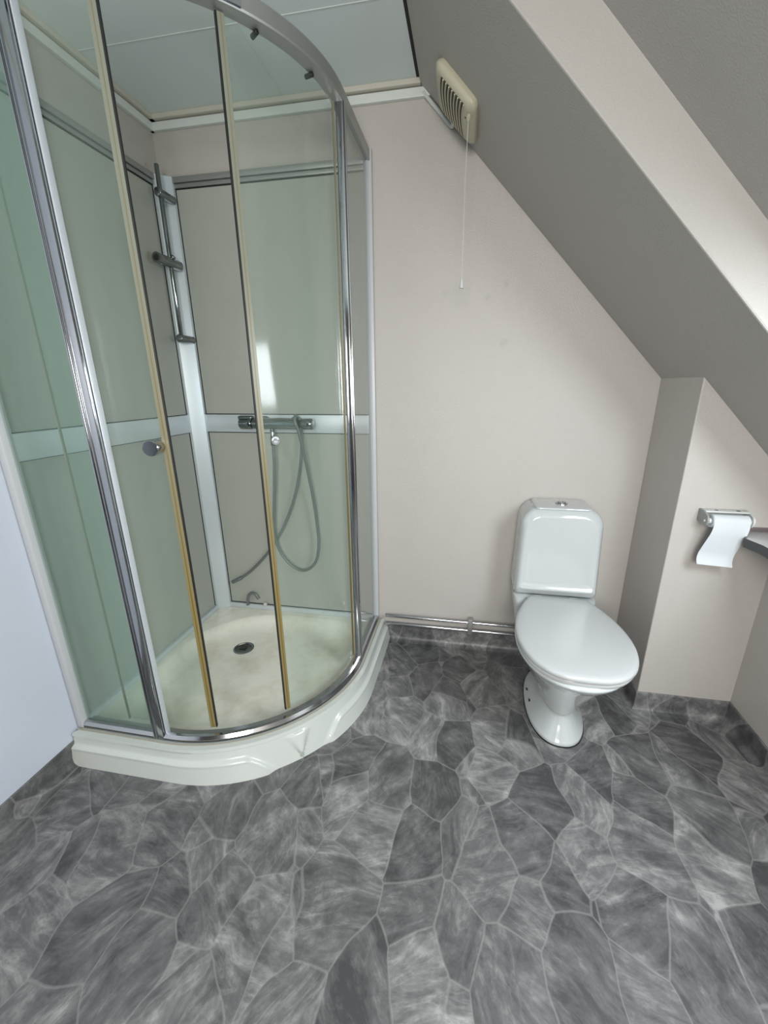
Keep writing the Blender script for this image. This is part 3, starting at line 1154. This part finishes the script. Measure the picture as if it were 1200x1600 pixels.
# ------------------------------------------------------------------ pipes along the skirting
for z in (0.141, 0.0975):
    a = link('water_pipe', tube([(0.915, -0.020, z), (1.40, -0.020, z + 0.001), (TX - 0.03, -0.020, z + 0.001)], 0.0085, 16), CHROME)
    tag(a, 'upper of the two chrome pipes running along the back wall to the toilet' if z > 0.12 else 'lower of the two chrome pipes running along the back wall to the toilet', 'pipe', 'chrome pipes on the back wall')
bm = bmesh.new()
add_box(bm, (1.318, -0.034, 0.084), (1.342, -0.0005, 0.163), 0.003)
tag(link('pipe_clip', bm, ALUG), 'grey metal clip holding both chrome pipes to the back wall', 'clip')

# ------------------------------------------------------------------ ventilation fan on the slope
EX, EY, EN = Vector((sx_, 0, sz_)), Vector((0, -1, 0)), Vector((-nx_, 0, -nz_))


def fanp(u, v, h):
    return FO + EX * u + EY * v + EN * h


FO = sl(0.226, -0.195)
fan = thing('ventilation_fan', 'yellowed plastic ventilation fan with slotted grille and pull cord on the sloping ceiling', 'fan', FO)


def frect(h, ux, vx, r):
    R = []
    for (cu, cv, a0) in ((ux - r, vx - r, 0), (-ux + r, vx - r, 90), (-ux + r, -vx + r, 180), (ux - r, -vx + r, 270)):
        for k in range(6):
            a = radians(a0 + 18 * k)
            R.append(fanp(cu + r * cos(a), cv + r * sin(a), h))
    return R


UX, VX = 0.084, 0.107
link('housing', loft([frect(0.0, UX - 0.004, VX - 0.004, 0.022), frect(0.010, UX, VX, 0.024), frect(0.016, UX, VX, 0.024), frect(0.026, UX - 0.008, VX - 0.008, 0.022), frect(0.030, UX - 0.020, VX - 0.020, 0.018)]), BEIGE, fan, ang=45)
# recessed dark slots and bowed fins
for k in range(8):
    u = -0.049 + k * 0.0126
    A = []
    for j in range(11):
        v = -0.080 + 0.172 * j / 10
        A.append((u - 0.010 * (1 - ((v - 0.006) / 0.086) ** 2) + 0.006, v))
    bm = bmesh.new()
    poly = [(a - 0.0036, b) for a, b in A] + [(a + 0.0036, b) for a, b in A][::-1]
    V = [bm.verts.new(fanp(a, b, 0.0306)) for a, b in poly]
    W = [bm.verts.new(fanp(a, b, 0.0280)) for a, b in poly]
    n = len(poly)
    for j in range(10):
        bm.faces.new((V[j], V[j + 1], V[n - 2 - j], V[n - 1 - j]))
    for j in range(n):
        bm.faces.new((V[j], V[(j + 1) % n], W[(j + 1) % n], W[j]))
    link('grille_slot', bm, BEIGED, fan, ang=30)
    link('grille_fin', tube([fanp(a + 0.0056, b, 0.0310) for a, b in A], 0.0020, 6), BEIGE, fan)
link('screw', rod(fanp(0.058, 0.040, 0.029), fanp(0.058, 0.040, 0.0315), 0.003, 0.0005), BEIGED, fan)
link('cord_guide', tube([fanp(0.070, 0.066, 0.026), fanp(0.078, 0.070, 0.036)], 0.006, 10), BEIGE, fan)
c0 = fanp(0.078, 0.070, 0.036)
cl = 0.420
cd = link('pull_cord', tube([c0, c0 + Vector((-0.002, 0.0, -0.15)), c0 + Vector((0, 0, -cl))], 0.0011, 6), CORD, fan)
p = c0 + Vector((0, 0, -cl))
link('cord_weight', tube([p, p - Vector((0, 0, 0.008)), p - Vector((0, 0, 0.010)), p - Vector((0, 0, 0.026))], [0.0035, 0.0055, 0.0055, 0.008], 14), PLW, cd, ang=30)
# cable from the cornice end to the fan
cp_ = [Vector((XS + 0.02, -0.012, H - 0.034)), sl(0.055, -0.012, -0.010), sl(0.100, -0.012, -0.010), sl(0.165, -0.012, -0.010), sl(0.186, -0.018, -0.010), sl(0.192, -0.036, -0.009), sl(0.192, -0.062, -0.008)]
tag(link('cable', tube(spline(cp_, 6), 0.0065, 10), PLW), 'thin white cable run from the cornice to the ventilation fan', 'cable')

# ------------------------------------------------------------------ toilet paper holder
YW = -YJ
hol = thing('toilet_paper_holder', 'small white plastic toilet paper holder on the narrow wall beside the toilet', 'paper holder', (2.115, YW, 0.81))
link('back_plate', box((2.050, YW - 0.006, 0.792), (2.178, YW, 0.832), 0.002), PLW, hol)
link('top_plate', box((2.050, YW - 0.034, 0.826), (2.178, YW - 0.004, 0.832), 0.002), PLW, hol)


def cheek(x0, x1):
    pts = [(x0, YW - 0.001, 0.792), (x0, YW - 0.001, 0.832), (x0, YW - 0.030, 0.832)]
    for k in range(11):
        a = radians(80 - 170 * k / 10)
        pts.append((x0, YW - 0.048 - 0.017 * cos(a), 0.805 + 0.019 * sin(a)))
    return prism(pts, (x1 - x0, 0, 0), 0.0008)


k1 = link('cheek', cheek(2.046, 2.052), PLG, hol, ang=30)
link('pivot', rod((2.0435, YW - 0.048, 0.803), (2.047, YW - 0.048, 0.803), 0.004, 0.001), PLW, k1)
link('cheek', cheek(2.176, 2.182), PLW, hol, ang=30)
link('roller', rod((2.052, YW - 0.048, 0.803), (2.176, YW - 0.048, 0.803), 0.010, 0.001), PLW, hol)
link('slot', box((2.083, YW - 0.024, 0.8315), (2.092, YW - 0.018, 0.8325)), HOLE, hol)
link('slot', box((2.146, YW - 0.026, 0.8315), (2.156, YW - 0.017, 0.8325)), HOLE, hol)
# paper: nearly empty roll with a hanging length
rollt = thing('toilet_paper', 'nearly finished white toilet paper roll with one length hanging from its holder', 'toilet paper', (2.11, YW - 0.048, 0.803))
bm = bmesh.new()
rg = []
RY, RZ, RR = YW - 0.048, 0.803, 0.0205
rg = [[(x, RY - r * cos(2 * pi * k / 28), RZ + r * sin(2 * pi * k / 28)) for k in range(28)] for x, r in ((2.062, 0.0115), (2.062, RR), (2.168, RR), (2.168, 0.0115))]
loft(rg, capa=False, capb=False, bm=bm)
link('roll', bm, PAPER, rollt, ang=40)
pth = []
for k in range(7):
    a = radians(100 - 100 * k / 6)
    pth.append((0.0, RY - (RR + 0.001) * cos(a), RZ + (RR + 0.001) * sin(a)))
pth += [(0.0, RY - 0.0225, 0.785), (-0.003, RY - 0.021, 0.765), (-0.008, RY - 0.016, 0.740), (-0.014, RY - 0.010, 0.712), (-0.018, RY - 0.006, 0.690), (-0.0195, RY - 0.008, 0.670), (-0.018, RY - 0.014, 0.655)]
pth = spline(pth, 4)
bm = bmesh.new()
A, B = [], []
for off in (0.0, 0.0006):
    A.append([bm.verts.new((2.0635 + p.x, p.y - off, p.z + off * 0.3)) for p in pth])
    B.append([bm.verts.new((2.1665 + p.x * 0.8, p.y - off, p.z + off * 0.3 - 0.006 * i / len(pth))) for i, p in enumerate(pth)])
n = len(pth)
for i in range(n - 1):
    bm.faces.new((A[0][i], A[0][i + 1], B[0][i + 1], B[0][i]))
    bm.faces.new((A[1][i], B[1][i], B[1][i + 1], A[1][i + 1]))
    bm.faces.new((A[0][i], A[1][i], A[1][i + 1], A[0][i + 1]))
    bm.faces.new((B[0][i], B[0][i + 1], B[1][i + 1], B[1][i]))
bm.faces.new((A[0][0], B[0][0], B[1][0], A[1][0]))
bm.faces.new((A[0][-1], A[1][-1], B[1][-1], B[0][-1]))
link('hanging_sheet', bm, PAPER, rollt, ang=60)

# ------------------------------------------------------------------ worktop at the right edge
wt = thing('worktop', 'pale worktop with grey metal edge jutting in from the right beside the paper holder', 'worktop', (2.25, -0.6, 0.73))
pts = [(2.298, -0.3175), (2.205, -0.3175), (2.152, -0.402), (2.166, -0.46), (2.166, -0.70), (2.298, -0.70)]
pts2 = [(2.298, -0.3175), (2.203, -0.3175), (2.152, -0.402), (2.166, -0.46), (2.166, -1.15), (2.298, -1.15)]
link('top', prism([(x, y, 0.738) for x, y in pts2], (0, 0, 0.022), 0.001), WHITEP, wt)
bm = bmesh.new()
ed = [(2.203, -0.3175), (2.152, -0.402), (2.166, -0.46), (2.166, -1.15)]
prof = [(0.0002, 0.734), (0.004, 0.734), (0.004, 0.762), (0.0002, 0.762)]
rings = []
for i, p in enumerate(ed):
    a = Vector(ed[max(i - 1, 0)]); b = Vector(ed[min(i + 1, 3)])
    t = (b - a).normalized(); nn = Vector((t.y, -t.x))
    rings.append([(p[0] + nn.x * o, p[1] + nn.y * o, z) for o, z in prof])
loft(rings, bm=bm)
link('edge_strip', bm, EDGE, wt)
link('rear_strip', box((2.195, -0.3165, 0.7605), (2.298, -0.3115, 0.774), 0.001), MAUVE, wt)
